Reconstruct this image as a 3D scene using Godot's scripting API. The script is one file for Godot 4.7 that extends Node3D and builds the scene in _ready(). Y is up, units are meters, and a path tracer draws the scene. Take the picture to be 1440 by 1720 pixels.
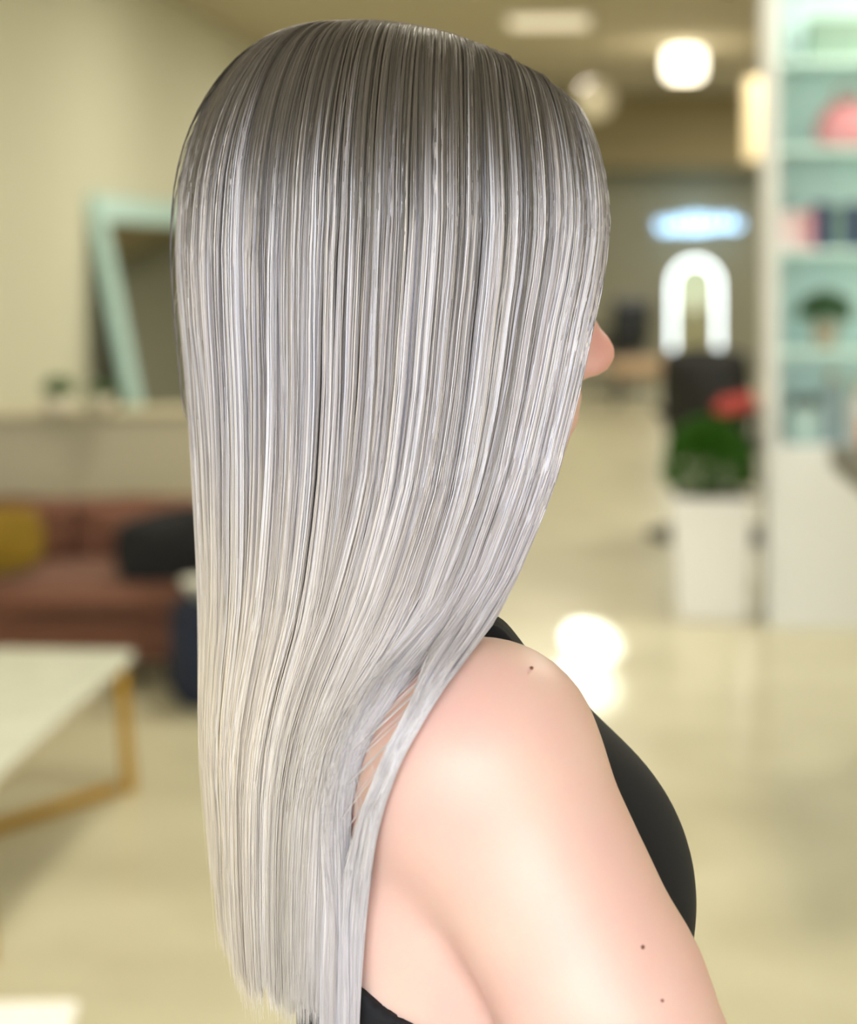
extends Node3D
# A hair salon: a woman with long silver blonde hair in the foreground, the blurred salon behind her.
const FL := 3300.0          # focal length in pixels of the 1440 x 1720 frame
const EYE := 1.5            # camera height
const HY := 420.0           # row of the horizon
const YAW := 0.0787         # turn of the room's axis to the right
var rng := RandomNumberGenerator.new()
var names := {}
var M := {}

# ---------------------------------------------------------------- helpers
func at(px: float, py: float, d: float) -> Vector3:
	return Vector3((px - 720.0) / FL * d, EYE - (py - HY) / FL * d, -d)

func room(l: float, y: float, f: float) -> Vector3:
	return Vector3(l * cos(YAW) + f * sin(YAW), y, l * sin(YAW) - f * cos(YAW))

func numbered(n: String) -> String:
	if not names.has(n):
		names[n] = 0
		return n
	names[n] += 1
	return "%s_%03d" % [n, names[n]]

func tag(o: Node3D, label: String, category: String, group := "", kind := "") -> Node3D:
	if label: o.set_meta("label", label)
	if category: o.set_meta("category", category)
	if group: o.set_meta("group", group)
	if kind: o.set_meta("kind", kind)
	return o

func thing(n: String, label: String, category: String, pos: Vector3, turn := 0.0, group := "") -> Node3D:
	var o := Node3D.new()
	o.name = numbered(n)
	add_child(o)
	o.position = pos
	o.rotation.y = turn
	return tag(o, label, category, group)

func part(n: String, mesh: Mesh, m: Material, parent: Node3D, pos := Vector3.ZERO, rot := Vector3.ZERO) -> MeshInstance3D:
	var o := MeshInstance3D.new()
	o.name = n if parent != self else numbered(n)
	o.mesh = mesh
	o.material_override = m
	parent.add_child(o, true)
	o.position = pos
	o.rotation = rot
	return o

func struct(n: String, mesh: Mesh, m: Material, pos: Vector3, turn := -YAW, parent: Node3D = self) -> MeshInstance3D:
	var o := part(n, mesh, m, parent, pos, Vector3(0, turn, 0))
	o.set_meta("kind", "structure")
	return o

func mat(c: Color, rough := 0.7, metal := 0.0) -> StandardMaterial3D:
	var m := StandardMaterial3D.new()
	m.albedo_color = c
	m.roughness = rough
	m.metallic = metal
	return m

func rgb(r: int, g: int, b: int) -> Color:
	return Color(r / 255.0, g / 255.0, b / 255.0)

func glow(c: Color, e: float) -> StandardMaterial3D:
	var m := mat(c, 0.5)
	m.emission_enabled = true
	m.emission = c
	m.emission_energy_multiplier = e
	return m

func noise_tex(freq: float, seed_: int, a: Color, b: Color, oct := 4, size := 512) -> NoiseTexture2D:
	var n := FastNoiseLite.new()
	n.seed = seed_
	n.frequency = freq
	n.fractal_octaves = oct
	var t := NoiseTexture2D.new()
	t.width = size
	t.height = size
	t.seamless = true
	t.noise = n
	var g := Gradient.new()
	g.set_color(0, a)
	g.set_color(1, b)
	t.color_ramp = g
	return t

func to_mesh(v: PackedVector3Array, n: PackedVector3Array, idx: PackedInt32Array, c := PackedColorArray(), uv := PackedVector2Array()) -> ArrayMesh:
	var a := []
	a.resize(Mesh.ARRAY_MAX)
	a[Mesh.ARRAY_VERTEX] = v
	a[Mesh.ARRAY_NORMAL] = n
	if c.size(): a[Mesh.ARRAY_COLOR] = c
	if uv.size(): a[Mesh.ARRAY_TEX_UV] = uv
	a[Mesh.ARRAY_INDEX] = idx
	var m := ArrayMesh.new()
	m.add_surface_from_arrays(Mesh.PRIMITIVE_TRIANGLES, a)
	return m

func rbox(size: Vector3, r := 0.01, puff := 0.0, taper := 1.0) -> ArrayMesh:   # box with rounded edges; puff swells its faces, taper narrows its foot
	var h := size * 0.5 - Vector3(r, r, r)
	var st := []                       # steps across a face: x = place on the flat (-1 to 1), y = tilt over the edge
	for k in 3: st.append(Vector2(-1, -PI / 4 + k * PI / 12))
	for f in ([-1.0, -0.6, -0.2, 0.2, 0.6, 1.0] if puff > 0.0 else [-1.0, 1.0]): st.append(Vector2(f, 0))
	for k in 3: st.append(Vector2(1, PI / 12 + k * PI / 12))
	var n: int = st.size() - 1
	var v := PackedVector3Array()
	var nn := PackedVector3Array()
	var idx := PackedInt32Array()
	for f in 6:
		var ax := f % 3
		var s := 1.0 if f < 3 else -1.0
		var a1 := (ax + 1) % 3
		var a2 := (ax + 2) % 3
		var base := v.size()
		for i in n + 1:
			for j in n + 1:
				var d := Vector3.ZERO
				d[ax] = s
				d[a1] = tan(st[i].y)
				d[a2] = tan(st[j].y)
				d = d.normalized()
				var q := Vector3.ZERO
				q[ax] = s * h[ax]
				q[a1] = st[i].x * h[a1]
				q[a2] = st[j].x * h[a2]
				var o := q + d * r
				if puff > 0.0:
					var fa: float = 1.0 - st[i].x * st[i].x
					var fb: float = 1.0 - st[j].x * st[j].x
					o[ax] += s * puff * 1.5 * fa * fb
					d[a1] += 3.0 * puff * st[i].x * fb / maxf(h[a1], 0.01)
					d[a2] += 3.0 * puff * st[j].x * fa / maxf(h[a2], 0.01)
					d = d.normalized()
				var w := lerpf(taper, 1.0, o.y / size.y + 0.5)
				v.append(o * Vector3(w, 1, w))
				nn.append(d)
		for i in n:
			for j in n:
				var p := base + i * (n + 1) + j
				if s > 0:
					idx.append_array([p, p + 1, p + n + 1, p + 1, p + n + 2, p + n + 1])
				else:
					idx.append_array([p, p + n + 1, p + 1, p + 1, p + n + 1, p + n + 2])
	return to_mesh(v, nn, idx)

func lathe(prof: Array, seg := 24, squash := Vector3.ONE) -> ArrayMesh:   # prof: Vector2(radius, height), from bottom to top along the outside
	var st := SurfaceTool.new()
	st.begin(Mesh.PRIMITIVE_TRIANGLES)
	for i in prof.size():
		for k in seg + 1:
			var a := TAU * k / seg
			st.set_smooth_group(0)
			st.add_vertex(Vector3(cos(a) * prof[i].x, prof[i].y, sin(a) * prof[i].x) * squash)
	for i in prof.size() - 1:
		for k in seg:
			var p := i * (seg + 1) + k
			for q in [p, p + 1, p + seg + 1, p + 1, p + seg + 2, p + seg + 1]:
				st.add_index(q)
	st.generate_normals()
	return st.commit()

func tube(pts: Array, r: float, sides := 8) -> ArrayMesh:
	var v := PackedVector3Array()
	var n := PackedVector3Array()
	var idx := PackedInt32Array()
	var up := Vector3(0.13, 0.21, 0.97)
	for i in pts.size():
		var t: Vector3 = (pts[mini(i + 1, pts.size() - 1)] - pts[maxi(i - 1, 0)]).normalized()
		var a := t.cross(up).normalized()
		var b := a.cross(t)
		for k in sides:
			var o := a * cos(TAU * k / sides) + b * sin(TAU * k / sides)
			v.append(pts[i] + o * r)
			n.append(o)
	for i in pts.size() - 1:
		for k in sides:
			var p := i * sides + k
			var q := i * sides + (k + 1) % sides
			idx.append_array([p, q, p + sides, q, q + sides, p + sides])
	for e in [0, pts.size() - 1]:
		var c := v.size()
		v.append(pts[e])
		n.append((pts[e] - pts[1 if e == 0 else e - 1]).normalized())
		for k in sides:
			var p: int = e * sides + k
			var q: int = e * sides + (k + 1) % sides
			idx.append_array([c, q, p] if e == 0 else [c, p, q])
	return to_mesh(v, n, idx)

func cyl(r: float, h: float, bev := 0.004, seg := 24) -> ArrayMesh:   # stands on its base
	return lathe([Vector2(0, 0), Vector2(r - bev, 0), Vector2(r, bev), Vector2(r, h - bev), Vector2(r - bev, h), Vector2(0, h)], seg)

func ball(r: float, seg := 20, squash := Vector3.ONE) -> ArrayMesh:
	var p := []
	for i in 13:
		var a := PI * i / 12.0
		p.append(Vector2(r * sin(a), -r * cos(a)))
	return lathe(p, seg, squash)

func ease_line(pts: Array, x: float) -> float:   # smooth curve through Vector2 points
	if x <= pts[0].x: return pts[0].y
	for i in pts.size() - 1:
		if x <= pts[i + 1].x:
			var a: Vector2 = pts[i]
			var b: Vector2 = pts[i + 1]
			var pa: Vector2 = pts[maxi(i - 1, 0)]
			var pb: Vector2 = pts[mini(i + 2, pts.size() - 1)]
			var w := b.x - a.x
			var t := (x - a.x) / w
			var ma := (b.y - pa.y) / maxf(b.x - pa.x, 1e-6) * w
			var mb := (pb.y - a.y) / maxf(pb.x - a.x, 1e-6) * w
			var t2 := t * t
			var t3 := t2 * t
			return (2 * t3 - 3 * t2 + 1) * a.y + (t3 - 2 * t2 + t) * ma + (-2 * t3 + 3 * t2) * b.y + (t3 - t2) * mb
	return pts[pts.size() - 1].y

# ---------------------------------------------------------------- signed distance bodies
# a primitive: [kind, a, b, ra, rb, k, basis]: 0 tapered capsule, 1 ellipsoid (a centre, b radii, basis its axes)
func sd(prims: Array, p: Vector3) -> float:
	var d := 1e3
	for q in prims:
		var e: float = p.distance_to(q[8]) - q[9]
		if e > d + absf(q[5]): continue            # too far to matter
		if q[0] == 0:
			var pa: Vector3 = p - q[1]
			var ba: Vector3 = q[2]
			var h := clampf(pa.dot(ba) * q[7], 0.0, 1.0)
			e = (pa - ba * h).length() - (q[3] + (q[4] - q[3]) * h)
		else:
			var l: Vector3 = (p - q[1]) * q[6]
			var r: Vector3 = q[2]
			var k0 := (l / r).length()
			var k1 := (l / (r * r)).length()
			e = k0 * (k0 - 1.0) / maxf(k1, 1e-6)
		var k: float = q[5]
		if k > 0.0:
			var h := maxf(k - absf(d - e), 0.0) / k
			d = minf(d, e) - h * h * k * 0.25
		else:                                      # carved out
			k = -k
			var h := maxf(k - absf(d + e), 0.0) / k
			d = maxf(d, -e) + h * h * k * 0.25
	return d

func cap(a: Vector3, b: Vector3, ra: float, rb: float, k := 0.02) -> Array:
	return [0, a, b - a, ra, rb, k, Basis(), 1.0 / maxf((b - a).length_squared(), 1e-9), (a + b) * 0.5, a.distance_to(b) * 0.5 + maxf(ra, rb)]

func ell(c: Vector3, r: Vector3, k := 0.02, basis := Basis()) -> Array:
	return [1, c, r, 0, 0, k, basis, 0.0, c, maxf(r.x, maxf(r.y, r.z))]

var cutting := false     # whether the field is trimmed to the top's neckline and armhole
var hole_at := Vector3.ZERO

func cut(p: Vector3) -> float:
	var d := p.y - (1.262 + 0.125 * clampf(p.x - 0.06, -0.2, 0.04))
	if p.z > -1.0: d = maxf(d, minf(0.116 - Vector2(p.x - hole_at.x, p.y - hole_at.y).length(), 0.075 - p.x))
	return d

func field(prims: Array, grow: float, p: Vector3) -> float:
	var d := sd(prims, p) - grow
	return maxf(d, cut(p)) if cutting else d

func nets(prims: Array, lo: Vector3, hi: Vector3, cell: float, grow: float, out: Array) -> void:   # surface nets; out = [verts, normals, indices]
	var nb := Vector3i(((hi - lo) / (cell * 4)).ceil())
	var n := nb * 4 + Vector3i.ONE
	var val := PackedFloat32Array()
	val.resize(n.x * n.y * n.z)
	val.fill(9.0)
	var sy := n.x
	var sz := n.x * n.y
	var blocks := []
	for bz in nb.z:
		for by in nb.y:
			for bx in nb.x:
				var c := lo + Vector3(bx * 4 + 2, by * 4 + 2, bz * 4 + 2) * cell
				if absf(field(prims, grow, c)) > cell * 6.0:
					continue
				blocks.append(Vector3i(bx, by, bz))
				for z in range(bz * 4, bz * 4 + 5):
					for y in range(by * 4, by * 4 + 5):
						var row := z * sz + y * sy
						for x in range(bx * 4, bx * 4 + 5):
							if val[row + x] > 8.0:
								val[row + x] = field(prims, grow, lo + Vector3(x, y, z) * cell)
	var vid := {}
	var v: PackedVector3Array = out[0]
	var nn: PackedVector3Array = out[1]
	var idx: PackedInt32Array = out[2]
	var corner := [0, 1, sy, sy + 1, sz, sz + 1, sz + sy, sz + sy + 1]
	var edges := [[0, 1], [2, 3], [4, 5], [6, 7], [0, 2], [1, 3], [4, 6], [5, 7], [0, 4], [1, 5], [2, 6], [3, 7]]
	var offs := []
	for k in 8: offs.append(Vector3(k & 1, (k >> 1) & 1, k >> 2))
	for b in blocks:
		for z in range(b.z * 4, b.z * 4 + 4):
			for y in range(b.y * 4, b.y * 4 + 4):
				for x in range(b.x * 4, b.x * 4 + 4):
					var i0: int = z * sz + y * sy + x
					var m := 0
					for k in 8:
						if val[i0 + corner[k]] < 0.0: m |= 1 << k
					if m == 0 or m == 255: continue
					var s := Vector3.ZERO
					var cnt := 0
					for e in edges:
						var a: float = val[i0 + corner[e[0]]]
						var c: float = val[i0 + corner[e[1]]]
						if (a < 0.0) != (c < 0.0):
							s += (offs[e[0]] as Vector3).lerp(offs[e[1]], a / (a - c))
							cnt += 1
					var p := lo + (Vector3(x, y, z) + s / cnt) * cell
					vid[i0] = v.size()
					var h := cell * 0.5
					var d0 := field(prims, grow, p)
					var g := Vector3(field(prims, grow, p + Vector3(h, 0, 0)) - d0, field(prims, grow, p + Vector3(0, h, 0)) - d0, field(prims, grow, p + Vector3(0, 0, h)) - d0).normalized()
					v.append(p)
					nn.append(g)
	for i0 in vid:
		for ax in 3:
			var st: int = [1, sy, sz][ax]
			var s1: int = [sy, sz, 1][ax]
			var s2: int = [sz, 1, sy][ax]
			var a: float = val[i0]
			var c: float = val[i0 + st]
			if (a < 0.0) == (c < 0.0): continue
			if not (vid.has(i0 - s1) and vid.has(i0 - s2) and vid.has(i0 - s1 - s2)): continue
			var q0: int = vid[i0]
			var q1: int = vid[i0 - s1]
			var q2: int = vid[i0 - s1 - s2]
			var q3: int = vid[i0 - s2]
			if a < 0.0:
				idx.append_array([q0, q2, q1, q0, q3, q2])
			else:
				idx.append_array([q0, q1, q2, q0, q2, q3])
	out[0] = v
	out[1] = nn
	out[2] = idx

# ---------------------------------------------------------------- the woman
var body := []
var torso := []
var legs := []
var blades := []

func figure() -> void:
	var th := deg_to_rad(13.0)
	var fw := Vector3(cos(th), 0, -sin(th))
	var rt := Vector3(sin(th), 0, cos(th))
	var bas := Basis(fw, Vector3.UP, rt)          # columns: facing, up, her right side (towards the camera)
	var C := Vector3(0.026, 1.15, -1.055)
	# trunk
	torso = [
		ell(C, Vector3(0.074, 0.142, 0.128), 0.02, bas),
		ell(C + Vector3(-0.004, 0.055, 0) - fw * 0.03, Vector3(0.056, 0.1, 0.12), 0.04, bas),
		ell(C + Vector3(0, -0.2, 0), Vector3(0.072, 0.16, 0.115), 0.06, bas),
		ell(C + Vector3(0, -0.34, 0), Vector3(0.095, 0.14, 0.15), 0.06, bas),
		ell(C + fw * 0.036 + rt * 0.058 + Vector3(0, 0.018, 0), Vector3(0.058, 0.075, 0.058), 0.035, bas),
		ell(C + fw * 0.036 - rt * 0.058 + Vector3(0, 0.018, 0), Vector3(0.058, 0.075, 0.058), 0.035, bas),
	]
	var S := at(812, 1282, 0.935)
	var S2 := C + (S - C) - rt * (2.0 * (S - C).dot(rt)) + fw * 0.03 + Vector3(0, -0.045, 0)
	var NB := Vector3(-0.05, 1.28, -1.055)
	var NT := Vector3(-0.026, 1.42, -1.05)
	body = torso.duplicate()
	body.append(cap(NB, NT, 0.052, 0.05, 0.03))
	for sd_ in [1.0, -1.0]:
		var sj: Vector3 = S if sd_ > 0 else S2
		var el: Vector3 = at(1222, 2080, 0.885) if sd_ > 0 else at(1222, 2080, 0.885) - rt * (2.0 * (at(1222, 2080, 0.885) - C).dot(rt)) + fw * 0.02
		var wr: Vector3 = el + fw * 0.1 - Vector3(0, 0.215, 0) - rt * 0.01 * sd_
		body.append(cap(NB + rt * 0.02 * sd_ + Vector3(-0.01, -0.005, 0), sj + Vector3(-0.015, 0.0, 0), 0.026, 0.038, 0.035))        # trapezius
		body.append(cap(sj - fw * (0.03 - 0.005 * sd_) - rt * 0.048 * sd_ + Vector3(0, -0.03, 0), sj - fw * (0.036 - 0.004 * sd_) - rt * 0.062 * sd_ - Vector3(0, 0.17, 0), 0.045, 0.038, 0.05))   # shoulder blade and back of the armpit
		blades.append(body[body.size() - 1])
		body.append(ell(sj, Vector3(0.055, 0.058, 0.052), 0.025, bas))
		body.append(cap(sj, sj.lerp(el, 0.5), 0.053, 0.0475, 0.012))
		body.append(cap(sj.lerp(el, 0.5), el, 0.0475, 0.04, 0.01))
		body.append(cap(el, el.lerp(wr, 0.35), 0.04, 0.04, 0.02))
		body.append(cap(el.lerp(wr, 0.35), wr, 0.04, 0.026, 0.02))
		hand(body, wr, fw, rt * sd_)
	# head, in profile to the right
	body.append(ell(at(650, 375, 1.05), Vector3(0.092, 0.098, 0.072), 0.03))
	body.append(ell(at(780, 520, 1.05), Vector3(0.062, 0.098, 0.062), 0.03))
	body.append(ell(at(818, 690, 1.05), Vector3(0.040, 0.055, 0.048), 0.03))
	body.append(ell(at(862, 790, 1.05), Vector3(0.015, 0.014, 0.018), 0.02))
	body.append(cap(at(690, 650, 1.0), at(846, 788, 1.042), 0.014, 0.011, 0.02))
	body.append(cap(at(690, 650, 1.1), at(846, 788, 1.058), 0.014, 0.011, 0.02))
	body.append(ell(at(945, 440, 1.05), Vector3(0.012, 0.01, 0.045), 0.02))              # brow
	body.append(cap(at(955, 490, 1.05), at(996, 588, 1.05), 0.006, 0.0075, 0.012))   # nose ridge
	body.append(cap(at(950, 560, 1.05), at(996, 590, 1.05), 0.010, 0.0088, 0.008))
	body.append(ell(at(995, 597, 1.05), Vector3(0.0095, 0.0095, 0.009), 0.008))
	for s in [-1.0, 1.0]:
		body.append(ell(at(980, 607, 1.05 + 0.0095 * s), Vector3(0.0095, 0.0075, 0.006), 0.006))
		body.append(ell(at(944, 480, 1.05 + 0.032 * s), Vector3(0.012, 0.009, 0.015), -0.012))
		body.append(ell(at(920, 570, 1.05 + 0.036 * s), Vector3(0.016, 0.02, 0.016), 0.02))
		body.append(ell(at(700, 560, 1.05 + 0.074 * s), Vector3(0.012, 0.028, 0.006), 0.006, Basis(Vector3.FORWARD, 0.15)))
	body.append(ell(at(942, 668, 1.05), Vector3(0.010, 0.006, 0.02), 0.006))             # upper lip
	body.append(ell(at(938, 702, 1.05), Vector3(0.010, 0.007, 0.018), 0.006))            # lower lip
	# hips and legs
	legs = [ell(C + Vector3(0, -0.34, 0), Vector3(0.098, 0.13, 0.15), 0.04, bas), ell(C + Vector3(0, -0.24, 0), Vector3(0.08, 0.11, 0.125), 0.04, bas)]
	for s in [-1.0, 1.0]:
		var hip: Vector3 = C + Vector3(0, -0.38, 0) + rt * 0.075 * s
		var kn: Vector3 = Vector3(C.x + 0.02, 0.45, C.z) + rt * 0.075 * s
		var an: Vector3 = Vector3(C.x - 0.01, 0.09, C.z) + rt * 0.08 * s
		legs.append(cap(hip, kn, 0.082, 0.056, 0.04))
		legs.append(cap(kn, kn.lerp(an, 0.35), 0.056, 0.054, 0.03))
		legs.append(cap(kn.lerp(an, 0.35), an, 0.054, 0.042, 0.03))

func hand(b: Array, wr: Vector3, fw: Vector3, side: Vector3) -> void:
	var dn := (Vector3.DOWN + fw * 0.25).normalized()
	b.append(cap(wr, wr + dn * 0.05, 0.025, 0.026, 0.02))
	for k in 4:
		var off := fw * (0.024 - 0.016 * k)
		var a := wr + dn * 0.045 + off
		var kn := wr + dn * 0.09 + off * 1.15
		var len_: float = [0.066, 0.074, 0.07, 0.054][k]
		var m := kn + (dn - side * 0.25).normalized() * len_ * 0.5
		var e := m + (dn - side * 0.7).normalized() * len_ * 0.5
		b.append(cap(a, kn, 0.011, 0.0095, 0.012))
		b.append(cap(kn, m, 0.0092, 0.0084, 0.003))
		b.append(cap(m, e, 0.0084, 0.007, 0.003))
	var t0 := wr + dn * 0.03 + fw * 0.022
	var t1 := t0 + (dn + fw * 0.9 - side * 0.2).normalized() * 0.035
	b.append(cap(t0, t1, 0.013, 0.0105, 0.008))
	b.append(cap(t1, t1 + (dn + fw * 0.25 - side * 0.3).normalized() * 0.03, 0.0105, 0.0085, 0.003))

# hair: outline in the photograph, as edges of the fall at each row
const EDGE_L := [Vector2(32, 612), Vector2(37, 552), Vector2(46, 496), Vector2(75, 448), Vector2(120, 402), Vector2(165, 370), Vector2(205, 345), Vector2(250, 325), Vector2(310, 306), Vector2(360, 295), Vector2(420, 290), Vector2(480, 293), Vector2(540, 297), Vector2(600, 303), Vector2(680, 310), Vector2(760, 316), Vector2(840, 320), Vector2(920, 325), Vector2(1000, 328), Vector2(1080, 330), Vector2(1160, 329), Vector2(1250, 331), Vector2(1320, 336), Vector2(1400, 345), Vector2(1500, 352), Vector2(1620, 365), Vector2(1800, 385)]
const EDGE_R := [Vector2(32, 660), Vector2(37, 706), Vector2(45, 738), Vector2(56, 770), Vector2(80, 822), Vector2(115, 880), Vector2(155, 930), Vector2(195, 966), Vector2(230, 990), Vector2(265, 1010), Vector2(300, 1022), Vector2(340, 1028), Vector2(380, 1028), Vector2(430, 1023), Vector2(480, 1016), Vector2(530, 1005), Vector2(580, 995), Vector2(630, 985), Vector2(680, 974), Vector2(720, 962), Vector2(770, 950), Vector2(820, 935), Vector2(870, 915), Vector2(930, 888), Vector2(985, 862), Vector2(1030, 838), Vector2(1070, 810), Vector2(1105, 782), Vector2(1160, 742), Vector2(1220, 702), Vector2(1280, 671), Vector2(1340, 647), Vector2(1400, 632), Vector2(1460, 623), Vector2(1520, 616), Vector2(1580, 611), Vector2(1640, 606), Vector2(1800, 600)]
const HEM := [Vector2(0, 1462), Vector2(0.05, 1475), Vector2(0.075, 1545), Vector2(0.11, 1560), Vector2(0.15, 1605), Vector2(0.22, 1632), Vector2(0.4, 1648), Vector2(0.52, 1678), Vector2(0.7, 1690), Vector2(0.78, 1740), Vector2(0.85, 1790), Vector2(1, 1790)]
const PART_X := [Vector2(0, 548), Vector2(0.15, 560), Vector2(0.3, 598), Vector2(0.5, 688), Vector2(0.7, 788), Vector2(0.85, 852), Vector2(0.95, 902), Vector2(1, 924)]
const PART_Y := [Vector2(540, 37), Vector2(600, 33), Vector2(650, 35), Vector2(700, 42), Vector2(760, 56), Vector2(820, 81), Vector2(880, 116), Vector2(930, 156), Vector2(965, 194)]
const NU := 72
const NV := 110
var HG := PackedVector3Array()      # surface of the hair's near side, in u (back to front) and v (top to hem)
var HN := PackedVector3Array()
var HY_ := PackedFloat32Array()     # row of the photograph at each grid point
var row_y := PackedFloat32Array()
const MID := 1.05

func hair_depth(u: float, y: float) -> float:
	var s := 2.0 * u - 1.0
	var e := pow(maxf(1.0 - pow(absf(s), 2.3), 0.0), 0.5)
	var b := 0.082
	var d := MID - b * e
	if s > 0.0:                      # the front curtain lies over the near cheek
		d = minf(d, lerpf(d, 0.984, smoothstep(100.0, 620.0, y)))
	var k := smoothstep(760.0, 1150.0, y)
	var low := lerpf(1.035, 0.93, smoothstep(0.0, 0.75, u))
	return lerpf(d, minf(d, low), k)

func body_depth(px: float, py: float) -> float:     # where the view ray meets her body, or far
	var d := 0.8
	var ray := at(px, py, 1.0) - Vector3(0, EYE, 0)
	for i in 24:
		var e := sd(body, Vector3(0, EYE, 0) + ray * d)
		if e < 0.001: return d
		d += e * 0.9
		if d > 1.2: return 9.0
	return d

func hair_grid() -> void:
	HG.resize((NU + 1) * (NV + 1))
	HN.resize((NU + 1) * (NV + 1))
	var depth := PackedFloat32Array()
	depth.resize((NU + 1) * (NV + 1))
	for j in NV + 1:
		var v := float(j) / NV
		var y: float
		if v < 0.28:
			y = 380.0 - 348.0 * cos(v / 0.28 * PI / 2)
		else:
			y = lerpf(380.0, 1800.0, (v - 0.28) / 0.72)
		row_y.append(y)
		for i in NU + 1:
			var u := float(i) / NU
			if v < 0.28:                # from the parting over the crown
				var top := ease_line(PART_Y, ease_line(PART_X, u))
				HY_.append(380.0 - (380.0 - top) * cos(v / 0.28 * PI / 2))
				depth[j * (NU + 1) + i] = lerpf(MID, hair_depth(u, 380.0), sin(v / 0.28 * PI / 2))
				continue
			HY_.append(y)
			var d := hair_depth(u, y)
			if y > 900.0 and i % 2 == 0:
				var px := lerpf(ease_line(EDGE_L, y), ease_line(EDGE_R, y), u)
				d = minf(d, body_depth(px, y) - 0.007)
			depth[j * (NU + 1) + i] = d
		if y > 900.0:
			for i in range(1, NU, 2):
				depth[j * (NU + 1) + i] = (depth[j * (NU + 1) + i - 1] + depth[j * (NU + 1) + i + 1]) * 0.5
	for pass_ in 6:                  # smooth what the shoulder pushes out
		var nd := depth.duplicate()
		for j in range(2, NV):
			if row_y[j] < 700.0: continue
			for i in NU + 1:
				var o := j * (NU + 1) + i
				var a := depth[o - 1] if i > 0 else depth[o]
				var c := depth[o + 1] if i < NU else depth[o]
				nd[o] = minf(depth[o], (a + c + depth[o - NU - 1] + depth[o + NU + 1]) * 0.25)
		depth = nd
	for j in NV + 1:
		var l := ease_line(EDGE_L, row_y[j]) + 8.0
		var r := ease_line(EDGE_R, row_y[j]) - 8.0 * (1.0 - smoothstep(750.0, 1100.0, row_y[j]))
		for i in NU + 1:
			var x := lerpf(l, r, float(i) / NU)
			if row_y[j] < 380.0:
				var xr := ease_line(PART_X, float(i) / NU)
				x = lerpf(xr, lerpf(ease_line(EDGE_L, 380.0) + 8.0, ease_line(EDGE_R, 380.0) - 8.0, float(i) / NU), sin(float(j) / NV / 0.28 * PI / 2))
			HG[j * (NU + 1) + i] = at(x, HY_[j * (NU + 1) + i], depth[j * (NU + 1) + i])
	for j in NV + 1:
		for i in NU + 1:
			var a := HG[j * (NU + 1) + mini(i + 1, NU)] - HG[j * (NU + 1) + maxi(i - 1, 0)]
			var b := HG[mini(j + 1, NV) * (NU + 1) + i] - HG[maxi(j - 1, 0) * (NU + 1) + i]
			var nrm := b.cross(a).normalized()
			if nrm.z < 0: nrm = -nrm
			HN[j * (NU + 1) + i] = nrm

func hair_at(u: float, v: float, out: Array) -> void:
	var fu := clampf(u, 0.0, 1.0) * NU
	var fv := clampf(v, 0.0, 1.0) * NV
	var i := mini(int(fu), NU - 1)
	var j := mini(int(fv), NV - 1)
	fu -= i
	fv -= j
	var o := j * (NU + 1) + i
	out[0] = HG[o].lerp(HG[o + 1], fu).lerp(HG[o + NU + 1].lerp(HG[o + NU + 2], fu), fv)
	if u < 0.0 or u > 1.0:
		out[0] += (HG[o + 1] - HG[o]) * NU * (u - clampf(u, 0.0, 1.0))
	out[1] = HN[o].lerp(HN[o + 1], fu).lerp(HN[o + NU + 1].lerp(HN[o + NU + 2], fu), fv)
	out[2] = lerpf(lerpf(HY_[o], HY_[o + 1], fu), lerpf(HY_[o + NU + 1], HY_[o + NU + 2], fu), fv)

func v_of_row(y: float) -> float:
	if y < 380.0: return 0.28 * acos(clampf((380.0 - y) / 348.0, 0.0, 1.0)) / (PI / 2)
	return 0.28 + 0.72 * (y - 380.0) / 1420.0

const ROOT := Color(0.085, 0.072, 0.055)

func lin(r: int, g: int, b: int) -> Color:
	return rgb(r, g, b).srgb_to_linear()

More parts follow.
